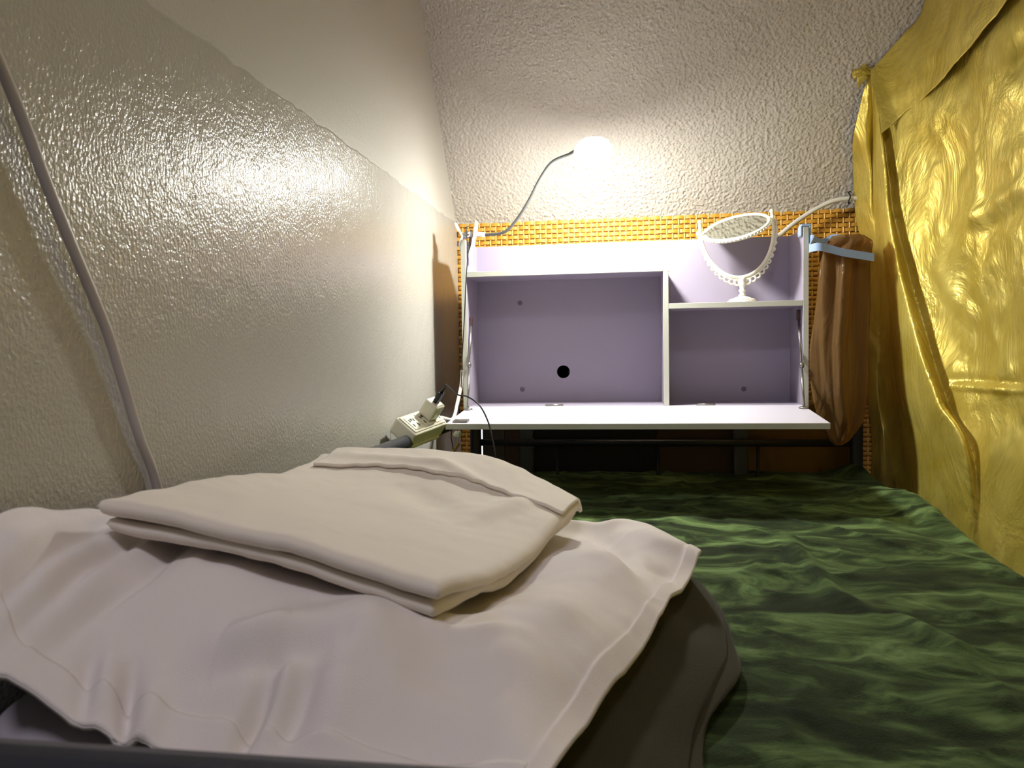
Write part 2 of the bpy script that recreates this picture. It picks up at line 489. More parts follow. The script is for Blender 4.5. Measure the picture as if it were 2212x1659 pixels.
# outlines of the pillow cover in plan
near = [tuple(ony(*p))[:2] for p in ((-60,1350,.44),(-20,1400,.436),(20,1450,.436),(80,1525,.438),(160,1556,.438),(265,1580,.438),(350,1630,.436),(600,1700,.432),(900,1730,.434),(1090,1720,.438),(1150,1712,.440))]
near[0] = (-.456, .465)
right = [tuple(ony(*p))[:2] for p in ((1150,1712,.440),(1190,1659,.455),(1270,1560,.52),(1350,1450,.61),(1425,1330,.73),(1470,1275,.82),(1515,1195,.92))]
far = [(-.456, .98), (-.36, 1.0), (-.25, 1.01), (-.12, 1.02), (-.036, 1.03), (.024, 1.01), tuple(ony(1515,1195,.92))[:2]]
left = [(-.456, .465), (-.457, .60), (-.457, .8), (-.456, .98)]
NS, NT = 240, 220
def curve2(pts, n):
    p = cr_axis(np.array(pts), 400, 0); d = np.r_[0, np.cumsum(np.hypot(*np.diff(p, axis=0).T))]
    q = np.linspace(0, d[-1], n); return np.stack([np.interp(q, d, p[:, 0]), np.interp(q, d, p[:, 1])], 1)
cn, cf = curve2(near, NS), curve2(far, NS); clf, crr = curve2(left, NT), curve2(right, NT)
S = np.linspace(0, 1, NS)[None, :, None]; T = np.linspace(0, 1, NT)[:, None, None]
XY = (1-T)*cn[None]+T*cf[None]+(1-S)*clf[:, None]+S*crr[:, None] - ((1-S)*(1-T)*cn[0]+S*(1-T)*cn[-1]+(1-S)*T*cf[0]+S*T*cf[-1])
px_, py_ = XY[..., 0], XY[..., 1]
Z = hp(px_, py_)
sS, tT = S[..., 0], T[..., 0]
# wrinkles fanning in from the wall side, folds at the front, soft noise
wr = .0025*fbm(px_*14, py_*14, None, 3, 71)
def xyl(*pp): return [tuple(onh(*p))[:2] for p in pp]
for w_, h_, pp in (
        (.010, .007, ((250,1118,.60),(120,1160,.535),(20,1225,.495),(-60,1290,.465))),
        (.007, -.006, ((260,1128,.585),(150,1185,.52),(50,1260,.475),(-50,1340,.44))),
        (.010, .007, ((290,1140,.57),(170,1210,.505),(80,1285,.46),(-30,1370,.42))),
        (.006, -.006, ((330,1150,.56),(230,1215,.50),(120,1290,.455),(30,1370,.415))),
        (.010, .006, ((370,1160,.55),(270,1225,.495),(170,1300,.45),(70,1380,.41))),
        (.007, -.006, ((420,1170,.545),(320,1245,.485),(220,1320,.445),(110,1400,.405))),
        (.012, .004, ((470,1190,.535),(370,1270,.475),(280,1350,.435))),
        (.013, .013, ((470,1400,.45),(540,1390,.455),(640,1340,.47))),
        (.008, -.011, ((455,1460,.425),(560,1412,.44),(740,1365,.465))),
        (.007, -.016, ((590,1430,.43),(560,1520,.40),(505,1650,.37))),
        (.008, .008, ((625,1430,.435),(610,1530,.40),(570,1640,.37))),
        (.009, -.012, ((680,1420,.44),(650,1520,.405),(600,1600,.38))),
        (.014, .007, ((730,1450,.44),(720,1540,.405),(690,1640,.38))),
        (.007, -.009, ((200,1400,.41),(190,1490,.38),(180,1570,.36))),
        (.010, .008, ((235,1420,.41),(225,1500,.38),(215,1570,.358))),
        (.005, -.014, ((285,1450,.40),(275,1530,.37),(272,1600,.352))),
        (.010, .010, ((335,1480,.40),(325,1560,.37),(310,1620,.355))),
        (.010, .006, ((900,1350,.50),(1000,1380,.51),(1120,1360,.55))),
        (.012, -.005, ((850,1420,.47),(960,1470,.465),(1080,1480,.48)))):
    wr += ridge(px_, py_, xyl(*pp), w_, h_)
# the corner pull at the far right
wr -= ridge(px_, py_, xyl((1290,1110,.98),(1350,1200,.86),(1420,1300,.76)), .016, .012)
wr += ridge(px_, py_, xyl((1370,1150,.92),(1420,1180,.90),(1480,1195,.91)), .022, .010)
wr -= ridge(px_, py_, xyl((1390,1215,.86),(1425,1230,.855),(1455,1240,.855)), .016, .006)
wr += ridge(px_, py_, xyl((1250,1470,.58),(1320,1400,.65),(1390,1310,.74)), .014, .005)
# soft sag right before the hem on the right side
wr -= .006*np.exp(-((1-sS)/.05)**2)*(.5+.5*np.sin(tT*16))*np.clip((.85-tT)*6, 0, 1)
hemband = np.clip(np.minimum.reduce([1-sS+0*tT, tT*1.2+0*sS])/.045, 0, 1)
Z = Z + wr
# far edge tucks down behind, wall edge stays
Z = Z - .09*np.clip((tT-.95)/.05, 0, 1)**2*np.clip(1.02-sS, 0, 1)
P = np.stack([px_, py_, Z], -1)
pw = thing('pillow', 'white cotton pillow cover draped over the dark olive bundle, hem hanging open', 'pillow', (-.2, .65, -.20))
v, f = shell(P, .004)
from_py('pillow_cover', v, f, m_white, pw, True)
# stitched hem bands lie as a second layer along the near and right edges
def band(sl, name, thick=.0022):
    Q = P[sl].copy(); Q[..., 2] += .0016
    v, f = shell(Q, thick); return from_py(name, v, f, m_white, pw, True)
band((slice(0, NT), slice(NS-9, NS)), 'hem_band')
band((slice(0, 9), slice(0, NS-8)), 'hem_band')

# the grey-white pillow itself, just showing below the cover at the wall side
th_a, th_b = np.meshgrid(np.linspace(0, 2*PI, 80), np.linspace(-PI/2, PI/2, 40))
sg = lambda c, e: np.sign(c)*np.abs(c)**e
ix = -.328+.132*sg(np.cos(th_b), .3)*sg(np.cos(th_a), .3)
iy = .590+.146*sg(np.cos(th_b), .3)*sg(np.sin(th_a), .4)
iz = -.283+.040*sg(np.sin(th_b), .8)+.004*fbm(ix*14, iy*14, None, 2, 77)
v = np.stack([ix, iy, iz], -1).reshape(-1, 3)
from_py('pillow_body', v, grid_faces(40, 80), M('grey_cotton', (168, 160, 166), .85), pw, True)

# olive bundle (thick folded blanket) under the cover
NB, NR = 150, 60
def bundle():
    ang = np.linspace(0, 2*PI, NB, endpoint=False)
    out = [(-.455, .60), (-.26, .56), (-.14, .475), (.0, .475), (.038, .53), (.058, .62), (.086, .72), (.112, .80), (.110, .87), (.092, .94), (.04, .985), (-.05, 1.0), (-.25, .98), (-.455, .96)]
    c = np.array([-.19, .69])
    poly = np.array(out+[out[0]]); dd = np.r_[0, np.cumsum(np.hypot(*np.diff(poly, axis=0).T))]
    q = np.linspace(0, dd[-1], NB, endpoint=False)
    ox = np.interp(q, dd, poly[:, 0]); oy = np.interp(q, dd, poly[:, 1])
    for _ in range(6):
        ox = (np.roll(ox, 1)+2*ox+np.roll(ox, -1))/4; oy = (np.roll(oy, 1)+2*oy+np.roll(oy, -1))/4
    rows = []
    # profile: from the centre top, out over the shoulder, down the side, back under
    prof = [(r, 1.0) for r in np.linspace(.0, .86, 26)]
    prof += [(.86+.14*math.sin(t), math.cos(t)) for t in np.linspace(.10, PI/2, 34)]
    prof += [(1.0-.03*k/8, -k/8) for k in range(1, 9)]
    prof += [(.9, -1.0), (.45, -1.0), (.02, -1.0)]
    P = []
    for r, hgt in prof:
        x = c[0]+(ox-c[0])*max(r, .002); y = c[1]+(oy-c[1])*max(r, .002)
        top = np.minimum(hp(x, y)-.026, -.20)
        low = MZ+.010
        mid = np.minimum((top+low)/2-.002, -.262)
        zz = mid+(top-mid)*hgt if hgt >= 0 else mid+(mid-low)*hgt
        if hgt < .97 and hgt > -.95:
            k = .004*fbm(x*9, y*9, zz*22, 2, 92)-.011*np.exp(-((hgt-.42-.16*np.sin(q*9+1.0))/.13)**2)+.003*np.sin(q*34+2.2*hgt)
            nx_ = (ox-c[0]); ny_ = (oy-c[1]); L = np.hypot(nx_, ny_)
            kk = k*(1-abs(hgt)); x = x+nx_/L*kk; y = y+ny_/L*kk
        x = np.maximum(x, -.462)
        P.append(np.stack([x, y, zz], -1))
    P = np.array(P); nr = len(prof); f = []
    for i in range(nr-1):
        for j in range(NB):
            f.append((i*NB+j, i*NB+(j+1) % NB, (i+1)*NB+(j+1) % NB, (i+1)*NB+j))
    f.append(tuple(range(NB))); f.append(tuple((nr-1)*NB+j for j in range(NB))[::-1])
    return P.reshape(-1, 3), f
v, f = bundle()
tag(from_py('folded_blanket', v, f, m_olive, None, True), 'dark olive velvety blanket bundle lying under the white pillow cover', 'blanket')

# folded sheet: two doubled layers with round folds on the long near edge, and a turned-over hem flap on top
cL, cN, cR, cF = [np.array(ony(*p))[:2] for p in ((207,1078,.56), (948,1275,.53), (1258,1078,.98), (700,970,1.0))]
cM = np.array(ony(1030,985,1.03))[:2]
fs = thing('folded_sheet', 'cream cotton sheet folded flat on top of the white pillow cover', 'sheet', (-.25, .78, -.15))
def sheet_xy(a, b):
    # a along the near edge (left to near corner), b away from it
    left_ = cL+(cF-cL)*b[..., None]; right_ = cN+(cR-cN)*b[..., None]
    p = left_+(right_-left_)*a[..., None]
    bow = (np.clip(b, 0, 1)**2*4*a*(1-a))[..., None]*.055
    q = p + bow*np.array([.1, 1.0])
    q[..., 0] = np.maximum(q[..., 0], -.455)
    return q
def xyl(*pp): return [tuple(ony(*p))[:2] for p in pp]
def layer(name, top_off, thick, inset, b0, b1, na=150, nb=120, seed=0, roundr=True, mat=m_sheet):
    rows = []; top = []
    A = np.linspace(0+inset*.6, 1-inset, na)
    Bv = np.linspace(b0, b1, nb)
    aa, bb = np.meshgrid(A, Bv)
    xy = sheet_xy(aa, bb)
    z = hs(xy[..., 0], xy[..., 1]) - top_off
    z = z + .0022*fbm(xy[..., 0]*16, xy[..., 1]*16, None, 3, 100+seed)
    if seed == 0:
        z = z + ridge(xy[..., 0], xy[..., 1], xyl((760,1000,.97),(960,1010,.97),(1060,1060,.92)), .012, .006)
        z = z + ridge(xy[..., 0], xy[..., 1], xyl((420,1060,.68),(560,1040,.8),(700,1050,.86)), .02, .006)
        z = z - ridge(xy[..., 0], xy[..., 1], xyl((880,1040,.92),(930,1080,.84),(1000,1110,.8)), .025, .006)
        z = z + ridge(xy[..., 0], xy[..., 1], xyl((1020,1090,.82),(1080,1080,.86),(1170,1070,.93)), .018, .006)
    # edge roundness: thickness shrinks with a quarter-round near the folded edge
    eb = np.clip((bb-b0)/(.028), 0, 1); ea = np.clip((1-inset-aa)/.03, 0, 1); ec = np.clip((aa-inset*.6)/.03, 0, 1); ef = np.clip((b1-bb)/.03, 0, 1)
    e = np.minimum.reduce([eb, ea, ec, ef]); rd = np.sqrt(np.clip(1-(1-e)**2, 0, 1))
    mid = z-thick/2
    topz = mid+thick/2*rd; botz = mid-thick/2*rd
    P = np.stack([xy[..., 0], xy[..., 1], topz], -1); Q = np.stack([xy[..., 0], xy[..., 1], botz], -1)
    m = na*nb
    v = np.concatenate([P.reshape(-1, 3), Q.reshape(-1, 3)])
    f = grid_faces(nb, na)+grid_faces(nb, na, m, True)
    bm = bmesh.new(); me = bpy.data.meshes.new(name); me.from_pydata([tuple(p) for p in v], [], f); bm.from_mesh(me)
    bmesh.ops.remove_doubles(bm, verts=bm.verts, dist=1e-6)
    return from_bm(name, bm, mat, fs, True)
layer('upper_fold', 0.0, .0150, 0.0, 0.0, .97, seed=0)
layer('lower_fold', .0150, .0135, .022, .012, .985, seed=1)
# hem flap
na, nb = 200, 30
aa, bb = np.meshgrid(np.linspace(.06, 1.0, na), np.linspace(0, 1, nb))
wavy = .012*vnoise(aa*26, aa*0, None, 130)*.35+.006*np.sin(aa*75)*.35
b_lo = .80+.05*aa*(1-aa)*0+.02*np.sin(aa*5)+wavy
bbb = b_lo+(1.0-b_lo)*bb
xy = sheet_xy(aa, bbb); z = hs(xy[..., 0], xy[..., 1])+.0055+.0022*fbm(xy[..., 0]*16, xy[..., 1]*16, None, 3, 100)
z = z + ridge(xy[..., 0], xy[..., 1], xyl((760,1000,.97),(960,1010,.97),(1060,1060,.92)), .012, .006)
z = z - .022*np.clip((bb-.75)/.25, 0, 1)**2
v, f = shell(np.stack([xy[..., 0], xy[..., 1], z], -1), .0042)
from_py('hem_flap', v, f, m_sheet, fs, True)

# ================================================================== DESK HUTCH
HX0, HX1, YF, YB = -.395, .405, 1.837, 1.978
ZT, ZL, ZS, ZB = .266, .189, .102, -.135
TH = .0125; XD = .0885
hu = thing('desk_hutch', 'white and lavender desk hutch with fold-down flap, open shelves and divider', 'hutch', (.005, 1.9, -.147))
def panel(name, lo_, hi, front=True):
    """board with a pale edge band on the front"""
    o = box(name, lo_, hi, m_lav, hu, .0008, 1)
    if front:
        box('edge_band', (lo_[0]+.0002, lo_[1]-.0012, lo_[2]+.0002), (hi[0]-.0002, lo_[1]-.00005, hi[2]-.0002), m_edge, o, .0004, 1)
    return o
panel('side_panel', (HX0, YF, ZB-TH), (HX0+TH, YB+.004, ZT))
panel('side_panel', (HX1-TH, YF, ZB-TH), (HX1, YB+.004, ZT))
panel('bottom_board', (HX0+TH, YF-.0015, ZB-TH), (HX1-TH, YB, ZB))
panel('top_board', (HX0+TH, YF, ZL-TH), (XD+TH/2+.0015, YB, ZL))
panel('divider', (XD-TH/2, YF, ZB), (XD+TH/2, YB, ZL-TH))
panel('shelf', (XD+TH/2, YF, ZS-TH), (HX1-TH, YB, ZS))
# back panel with a real round cable hole
hc = ony(1217, 803, YB); hr = .0165
bm = bmesh.new(); NSEG = 40
def ringv(y, r): return [bm.verts.new((hc.x+r*math.cos(2*PI*k/NSEG), y, hc.z+r*math.sin(2*PI*k/NSEG))) for k in range(NSEG)]
def sqv(y):
    o = []
    for k in range(NSEG):
        a = 2*PI*k/NSEG; c_, s_ = math.cos(a), math.sin(a); m_ = max(abs(c_), abs(s_)); o.append(bm.verts.new((hc.x+.03*c_/m_, y, hc.z+.03*s_/m_)))
    return o
for y in (YB, YB+.004):
    a_, b_ = ringv(y, hr), sqv(y)
    for k in range(NSEG): bm.faces.new((a_[k], a_[(k+1) % NSEG], b_[(k+1) % NSEG], b_[k]))
    x0, x1, z0, z1 = HX0+TH, HX1-TH, ZB, ZT
    for q in ((x0, hc.x-.03, z0, z1), (hc.x+.03, x1, z0, z1), (hc.x-.03, hc.x+.03, z0, hc.z-.03), (hc.x-.03, hc.x+.03, hc.z+.03, z1)):
        bm.faces.new([bm.verts.new(p) for p in ((q[0], y, q[2]), (q[1], y, q[2]), (q[1], y, q[3]), (q[0], y, q[3]))])
    if y == YB: fr = a_
    else:
        for k in range(NSEG): bm.faces.new((fr[k], fr[(k+1) % NSEG], a_[(k+1) % NSEG], a_[k]))
for e0, e1 in (((x0, ZT), (x1, ZT)),):
    bm.faces.new([bm.verts.new(p) for p in ((x0, YB, ZT), (x1, YB, ZT), (x1, YB+.004, ZT), (x0, YB+.004, ZT))])
me = bpy.data.meshes.new('back_panel'); bm.to_mesh(me); bm.free()
bp = link('back_panel', me, m_lav, hu)
gv, gf = lathe_data([(hr+.0005, -.006), (hr, .0), (hr-.001, .03), (.002, .03)], 32)
m4 = Matrix.Translation((hc.x, YB+.001, hc.z)) @ Matrix.Rotation(-PI/2, 4, 'X')
from_py('cable_hole_grommet', [m4 @ Vector((p.x, p.y, max(p.z, 0))) for p in gv], gf, m_black, bp, True)
def screw(px, py):
    p = ony(px, py, YB-.0015)
    v, f = lathe_data([(.0062, -.0015), (.0062, .0005), (.005, .0016), (.0022, .0016), (.0018, .0006), (.0003, .0006)], 20)
    m4 = Matrix.Translation((p.x, YB-.0005, p.z)) @ Matrix.Rotation(PI/2, 4, 'X')
    from_py('screw_cap', [m4 @ q for q in v], f, m_screw, bp, True)
for q in ((1123, 655), (1128, 841), (1607, 840), (1600, 735)): 
    if q[1] != 735: screw(*q)
# flap, sagging a little
FY, FZ = 1.591, -.153
ang = math.atan2(ZB-FZ, YF-.003-FY); FL = math.hypot(ZB-FZ, YF-.003-FY)
fm = Matrix.Translation((0, YF-.003, ZB)) @ Matrix.Rotation(ang, 4, 'X')
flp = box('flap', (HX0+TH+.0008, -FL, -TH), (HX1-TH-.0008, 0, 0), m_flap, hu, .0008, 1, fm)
box('edge_band', (HX0+TH+.001, -FL-.0012, -TH+.0002), (HX1-TH-.001, -FL-.00005, -.0002), m_edge, flp, .0004, 1, fm)
# catch plate on the flap's corner
lp = ony(985, 906, 1.625)
lm = fm @ Matrix.Translation((HX0+TH+.030, -FL+.020, .0))
box('catch_plate', (-.016, -.012, .0002), (.016, .012, .0045), m_steel, flp, .0012, 2, lm)
lathe('plate_screw', [(.0035, .0045), (.0035, .0055), (.001, .006)], m_steel, flp, lm @ Matrix.Translation((-.006, 0, 0)), 14)
# hinges
for px in (1197, 1525):
    p = ony(px, 863, YF)
    h = box('hinge', (p.x-.021, YF+.001, ZB), (p.x+.021, YF+.012, ZB+.0022), m_hinge, hu, .0006, 1)
    v, f = tube_data([Vector((p.x-.021, YF-.001, ZB+.002)), Vector((p.x+.021, YF-.001, ZB+.002))], .0024, 10)
    from_py('hinge_knuckle', v, f, m_steel, h, True)
    for dx in (-.014, 0, .014):
        lathe('hinge_screw', [(.0022, 0), (.0022, .0006), (.0006, .0009)], m_steel, h, Matrix.Translation((p.x+dx, YF+.007, ZB+.0021)), 12)
# stays
for sgn, top_px, j_px, e_px in ((1, (1013.5, 695), (1012, 788), (1000, 884)), (-1, (1727, 680), (1730.5, 789), (1752, 884))):
    xs = HX0+TH+.004 if sgn > 0 else HX1-TH-.004
    a_ = onx(top_px[0], top_px[1], xs); a_ = Vector((xs, YF+.030, a_.z))
    b_ = Vector((xs+sgn*.001, YF-.010, ony(*j_px, YF-.01).z))
    yy = YF-.055
    c_ = Vector((xs+sgn*.006, yy, ZB-(YF-.003-yy)*math.tan(ang)+.006))
    st = tube('stay_arm', [a_, b_], .0028, m_steel, hu, 8)
    tube('stay_link', [b_, c_], .0028, m_steel, st, 8)
    lathe('stay_joint', [(.0055, -.004), (.0072, -.002), (.0072, .003), (.004, .005)], m_steel, st, Matrix.Translation(b_) @ Matrix.Rotation(PI/2, 4, 'Y'), 18)
    box('stay_bracket', (a_.x-.0035, a_.y-.006, a_.z-.012), (a_.x+.0035, a_.y+.006, a_.z+.012), m_hinge, st, .001)
    lathe('stay_foot', [(.011, -.0058), (.0105, -.003), (.004, -.0015)], m_steel, st, Matrix.Translation(c_), 20)
# supports that carry the hutch from behind the bed head
for px in (1138, 1600):
    p = ony(px, 980, 2.10)
    box('support_post', (p.x-.017, 2.090, -1.95), (p.x+.017, 2.112, .12), m_grey, hu, .002)
    box('support_bracket', (p.x-.017, YB+.004, -.06), (p.x+.017, 2.090, -.03), m_grey, hu, .002)

# boards stored behind the bed head, seen under the flap
def board(x0, x1, z1, y0, mat, label):
    o = box('storage_board', (x0, y0, -1.95), (x1, y0+.012, z1), mat, None, .0015)
    return tag(o, label, 'board')
p1 = ony(1043, 960, 2.12).x; p2 = ony(1091, 960, 2.12).x; p3 = ony(1124, 960, 2.12).x
board(p1, p2-.001, -.18, 2.118, M('grey_brown_board', (96, 88, 82), .6), 'grey-brown board standing beside the glowing strip under the flap')
board(p2+.001, p3, -.18, 2.116, M('red_brown_board', (104, 74, 58), .6), 'reddish brown board standing between grey board and grey support')

b1, b2 = ony(1154, 960, 2.12).x, ony(1417, 960, 2.12).x
board(b1, b2, -.17, 2.117, M('black_brown_board', (34, 27, 22), .6), 'blackish brown board standing behind the bed head under the flap')
board(b2+.002, ony(1584, 960, 2.12).x, -.17, 2.119, M('dull_brown_board', (84, 60, 36), .6), 'dull brown board standing behind the bed head near the grey support')
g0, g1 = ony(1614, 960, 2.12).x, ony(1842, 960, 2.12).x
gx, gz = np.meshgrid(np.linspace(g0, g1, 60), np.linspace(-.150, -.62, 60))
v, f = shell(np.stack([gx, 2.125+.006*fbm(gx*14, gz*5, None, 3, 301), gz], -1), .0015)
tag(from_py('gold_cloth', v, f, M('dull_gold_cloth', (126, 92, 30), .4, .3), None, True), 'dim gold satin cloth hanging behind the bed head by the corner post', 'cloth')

# ================================================================== MIRROR
mbx, mby = ony(1604, 645, 1.905).x, 1.908
mi = thing('table_mirror', 'cream ornate tilting oval mirror on a pedestal standing on the hutch shelf', 'mirror', (mbx, mby, ZS))
B0 = Vector((mbx, mby, ZS))
T0 = Matrix.Translation(B0)
pb = lathe('base', [(.0335, 0), (.0345, .002), (.0345, .005), (.032, .0065), (.028, .0072), (.024, .0095), (.019, .013), (.012, .0155), (.007, .017), (.003, .0172)], m_cream, mi, T0, 44)
for k in range(14):
    a = 2*PI*k/14
    c = B0+Vector((.0265*math.cos(a), .0265*math.sin(a), .0092))
    pts = [c+Vector((.0045*math.cos(t)*math.cos(a+PI/2)+.003*math.sin(t)*math.cos(a), .0045*math.cos(t)*math.sin(a+PI/2)+.003*math.sin(t)*math.sin(a), -.001*math.sin(t))) for t in np.linspace(0, 2*PI, 13)]
    v, f = tube_data([Vector(q) for q in pts], .0011, 6, False); from_py('base_scroll', v, f, m_cream, pb, True)
lathe('stem', [(.007, .0168), (.0095, .019), (.006, .022), (.0052, .025), (.008, .028), (.0085, .031), (.0055, .035), (.0072, .041), (.0088, .047), (.006, .052), (.009, .056), (.0075, .060), (.003, .062)], m_cream, mi, T0, 28)
LEAN = math.radians(-6.0)     # the yoke leans, its one arm standing higher
Ym = T0 @ Matrix.Translation((0, 0, .058)) @ Matrix.Rotation(math.radians(-4), 4, 'Z') @ Matrix.Rotation(LEAN, 4, 'Y')
RX, RZ_ = .0835, .119          # inner half width and depth of the yoke
def yoke(t, off=0.):           # t from -1 (left tip) to 1 (right tip)
    a = -PI/2 + t*math.radians(97)
    return Vector(((RX+off)*math.cos(a), 0, RZ_+.004+(RZ_+off)*math.sin(a)))
path = [Ym @ yoke(t) for t in np.linspace(-1, 1, 70)]
v, f = tube_data(path, lambda q: .0040, 10); yk = from_py('yoke', v, f, m_cream, mi, True)
v, f = tube_data([Ym @ yoke(t, .0065) for t in np.linspace(-.93, .93, 70)], .0018, 8); from_py('yoke_rim', v, f, m_cream, yk, True)
# filigree: scrolls between, bigger ones towards the bottom
ns = 25
for k in range(ns):
    t = -.92+1.84*k/(ns-1); big = math.exp(-(t/.42)**2)
    rr = .0052+.0052*big
    c = yoke(t, .0055+.0062*big); sgn = 1 if t >= 0 else -1
    pts = []
    for q in np.linspace(0, 2.6*PI, 22):
        r_ = rr*(1-.62*q/(2.6*PI))
        pts.append(Ym @ (c+Vector((sgn*r_*math.cos(q+1.2), .0012*math.sin(q), r_*math.sin(q+1.2)))))
    v, f = tube_data(pts, .0019+.0006*big, 6); from_py('scroll', v, f, m_cream, yk, True)
for t in (-1, 1):
    p = Ym @ yoke(t)
    lathe('finial', [(.003, -.002), (.0048, .002), (.0036, .006), (.0056, .010), (.0046, .0135), (.001, .015)], m_cream, yk, Matrix.Translation(p) @ Matrix.Rotation(LEAN, 4, 'Y'), 18)
# tilted oval glass in a beaded frame, hung between the arms
AX = Ym @ Matrix.Translation((0, 0, RZ_+.002)) @ Matrix.Rotation(math.radians(-8.0), 4, 'Y') @ Matrix.Rotation(math.radians(25.0), 4, 'X')
GR, GH = .074, .082
def oval(r, s_): return Vector((GR*r*math.cos(s_), GH*r*math.sin(s_), 0))
nsg = 64
mf = None
rings = [(1.0, -.0035), (1.04, -.0045), (1.075, -.002), (1.075, .002), (1.04, .0045), (.975, .0045), (.955, .0028), (.945, .0020), (.945, -.0035)]
v = []; f = []
for r_, h_ in rings:
    for k in range(nsg): v.append(AX @ (oval(r_, 2*PI*k/nsg)+Vector((0, 0, h_))))
nr_ = len(rings)
for i in range(nr_):
    for k in range(nsg):
        a_, b_ = i*nsg, ((i+1) % nr_)*nsg
        f.append((a_+k, a_+(k+1) % nsg, b_+(k+1) % nsg, b_+k))
mf = from_py('mirror_frame', v, f, m_cream, mi, True)
v = [AX @ (oval(.95, 2*PI*k/nsg)+Vector((0, 0, .0022))) for k in range(nsg)] + [AX @ (oval(.95, 2*PI*k/nsg)+Vector((0, 0, -.002))) for k in range(nsg)]
f = [tuple(range(nsg)), tuple(range(2*nsg-1, nsg-1, -1))] + [(k, (k+1) % nsg, nsg+(k+1) % nsg, nsg+k) for k in range(nsg)]
from_py('mirror_glass', v, f, m_mirror, mi, False)
bm = bmesh.new()
for k in range(56):
    r = bmesh.ops.create_icosphere(bm, subdivisions=1, radius=.0027)
    bmesh.ops.translate(bm, verts=r['verts'], vec=AX @ (oval(1.085, 2*PI*k/56)))
o = from_bm('beaded_rim', bm, m_cream, mf, True); o['kind'] = 'stuff'
for sx_ in (-1, 1):
    a_ = AX @ Vector((sx_*GR*1.06, 0, 0)); b_ = AX @ Vector((sx_*(RX+.004), 0, 0))
    tube('pivot', [a_, b_], .0042, m_cream, mi, 14)

# ================================================================== CLIP LAMP
lamp = thing('clip_lamp', 'lit gooseneck clip lamp clamped on the hutch side panel', 'lamp', (HX0+.006, YF+.02, ZT))
cx, cyy = HX0+TH/2, YF+.022
HEAD = Vector(ony(1282, 326, 1.755))
# clamp: two jaws with rubber pads, joined by a spring barrel above the panel edge
def jaw(name, pts, w=.026, th=.0042, mat=m_lampw, par=lamp):
    """strip of given width along y, drawn in the x-z plane"""
    q = catmull([Vector((a, 0, b)) for a, b in pts], 22); v = []; f = []
    for i, p in enumerate(q):
        t_ = (q[min(i+1, 21)]-q[max(i-1, 0)]).normalized(); nn = Vector((-t_.z, 0, t_.x))
        ww = w*(1-.25*abs(2*i/21-1)**3)
        for sy_, sn in ((-1, -1), (1, -1), (1, 1), (-1, 1)):
            v.append(Vector((p.x, cyy+sy_*ww/2, p.z))+nn*sn*th/2)
    for i in range(21):
        for k in range(4): f.append((i*4+k, i*4+(k+1) % 4, (i+1)*4+(k+1) % 4, (i+1)*4+k))
    f += [(0, 1, 2, 3), (87, 86, 85, 84)]
    return from_py(name, v, f, mat, par, False)
z0 = ZT
jaw('inner_jaw', [(cx+.030, z0+.046), (cx+.027, z0+.020), (cx+.020, z0-.012), (cx+.013, z0-.034), (cx+.016, z0-.052)])
jaw('outer_jaw', [(cx-.022, z0+.044), (cx-.014, z0+.026), (cx-.004, z0+.012), (cx-.006, z0+.004), (cx-.0115, z0-.010), (cx-.0085, z0-.024)])
jaw('bridge', [(cx-.006, z0+.012), (cx+.006, z0+.014), (cx+.020, z0+.015)], .020, .012)
jaw('rubber_pad', [(cx+.0165, z0+.026), (cx+.013, z0-.002), (cx+.0095, z0-.030)], .018, .003, M('grey_rubber', (90, 90, 100), .5))
v, f = tube_data([Vector((cx+.008, cyy-.014, z0+.016)), Vector((cx+.008, cyy+.014, z0+.016))], .006, 14)
from_py('spring_barrel', v, f, m_steel, lamp, True)
gp = [(cx+.028, cyy, z0+.016), (cx+.050, cyy, z0+.0135)]
for px, py, Y in ((1090, 501, 1.855), (1118, 472, 1.85), (1143, 432, 1.84), (1168, 384, 1.825), (1193, 350, 1.805), (1228, 334, 1.785)):
    gp.append(tuple(ony(px, py, Y)))
gp.append(tuple(HEAD+Vector((-.040, .012, .006)))); gp.append(tuple(HEAD+Vector((-.024, .004, .006))))
tube('gooseneck', gp, .0036, m_goose, lamp, 12, 90)
tube('gooseneck_collar', [gp[0], gp[1]], .0058, m_lampw, lamp, 14)
# head: round shell with a domed diffuser, aimed down and towards the end wall
AIM = Vector((.0, .14, -.99)).normalized()
rotq = AIM.to_track_quat('-Z', 'Y').to_matrix().to_4x4()
Hm = Matrix.Translation(HEAD) @ rotq
lathe('lamp_shell', [(.004, .030), (.018, .0285), (.032, .022), (.041, .010), (.0445, -.004), (.0450, -.012), (.0430, -.012), (.0420, -.004), (.039, .006), (.01, .010)], m_opal, lamp, Hm, 44)
lathe('lamp_diffuser', [(.0385, .002), (.0385, -.010), (.036, -.017), (.030, -.023), (.020, -.0275), (.008, -.0295), (.001, -.030)], m_led, lamp, Hm, 36)
# its thin black lead running down the side panel
tube('lamp_cord', [(cx+.014, cyy-.012, z0+.034), (cx+.008, cyy-.020, z0+.026), ony(1011, 540, 1.825), ony(1007, 600, 1.822), ony(1003, 690, 1.822), ony(999, 760, 1.820), ony(996.5, 830, 1.815), ony(993, 868, 1.80), ony(991, 878, 1.79), ony(992, 905, 1.82), ony(975, 935, 1.85), ony(980, 975, 1.85)], .0013, m_black, lamp, 8, 90)

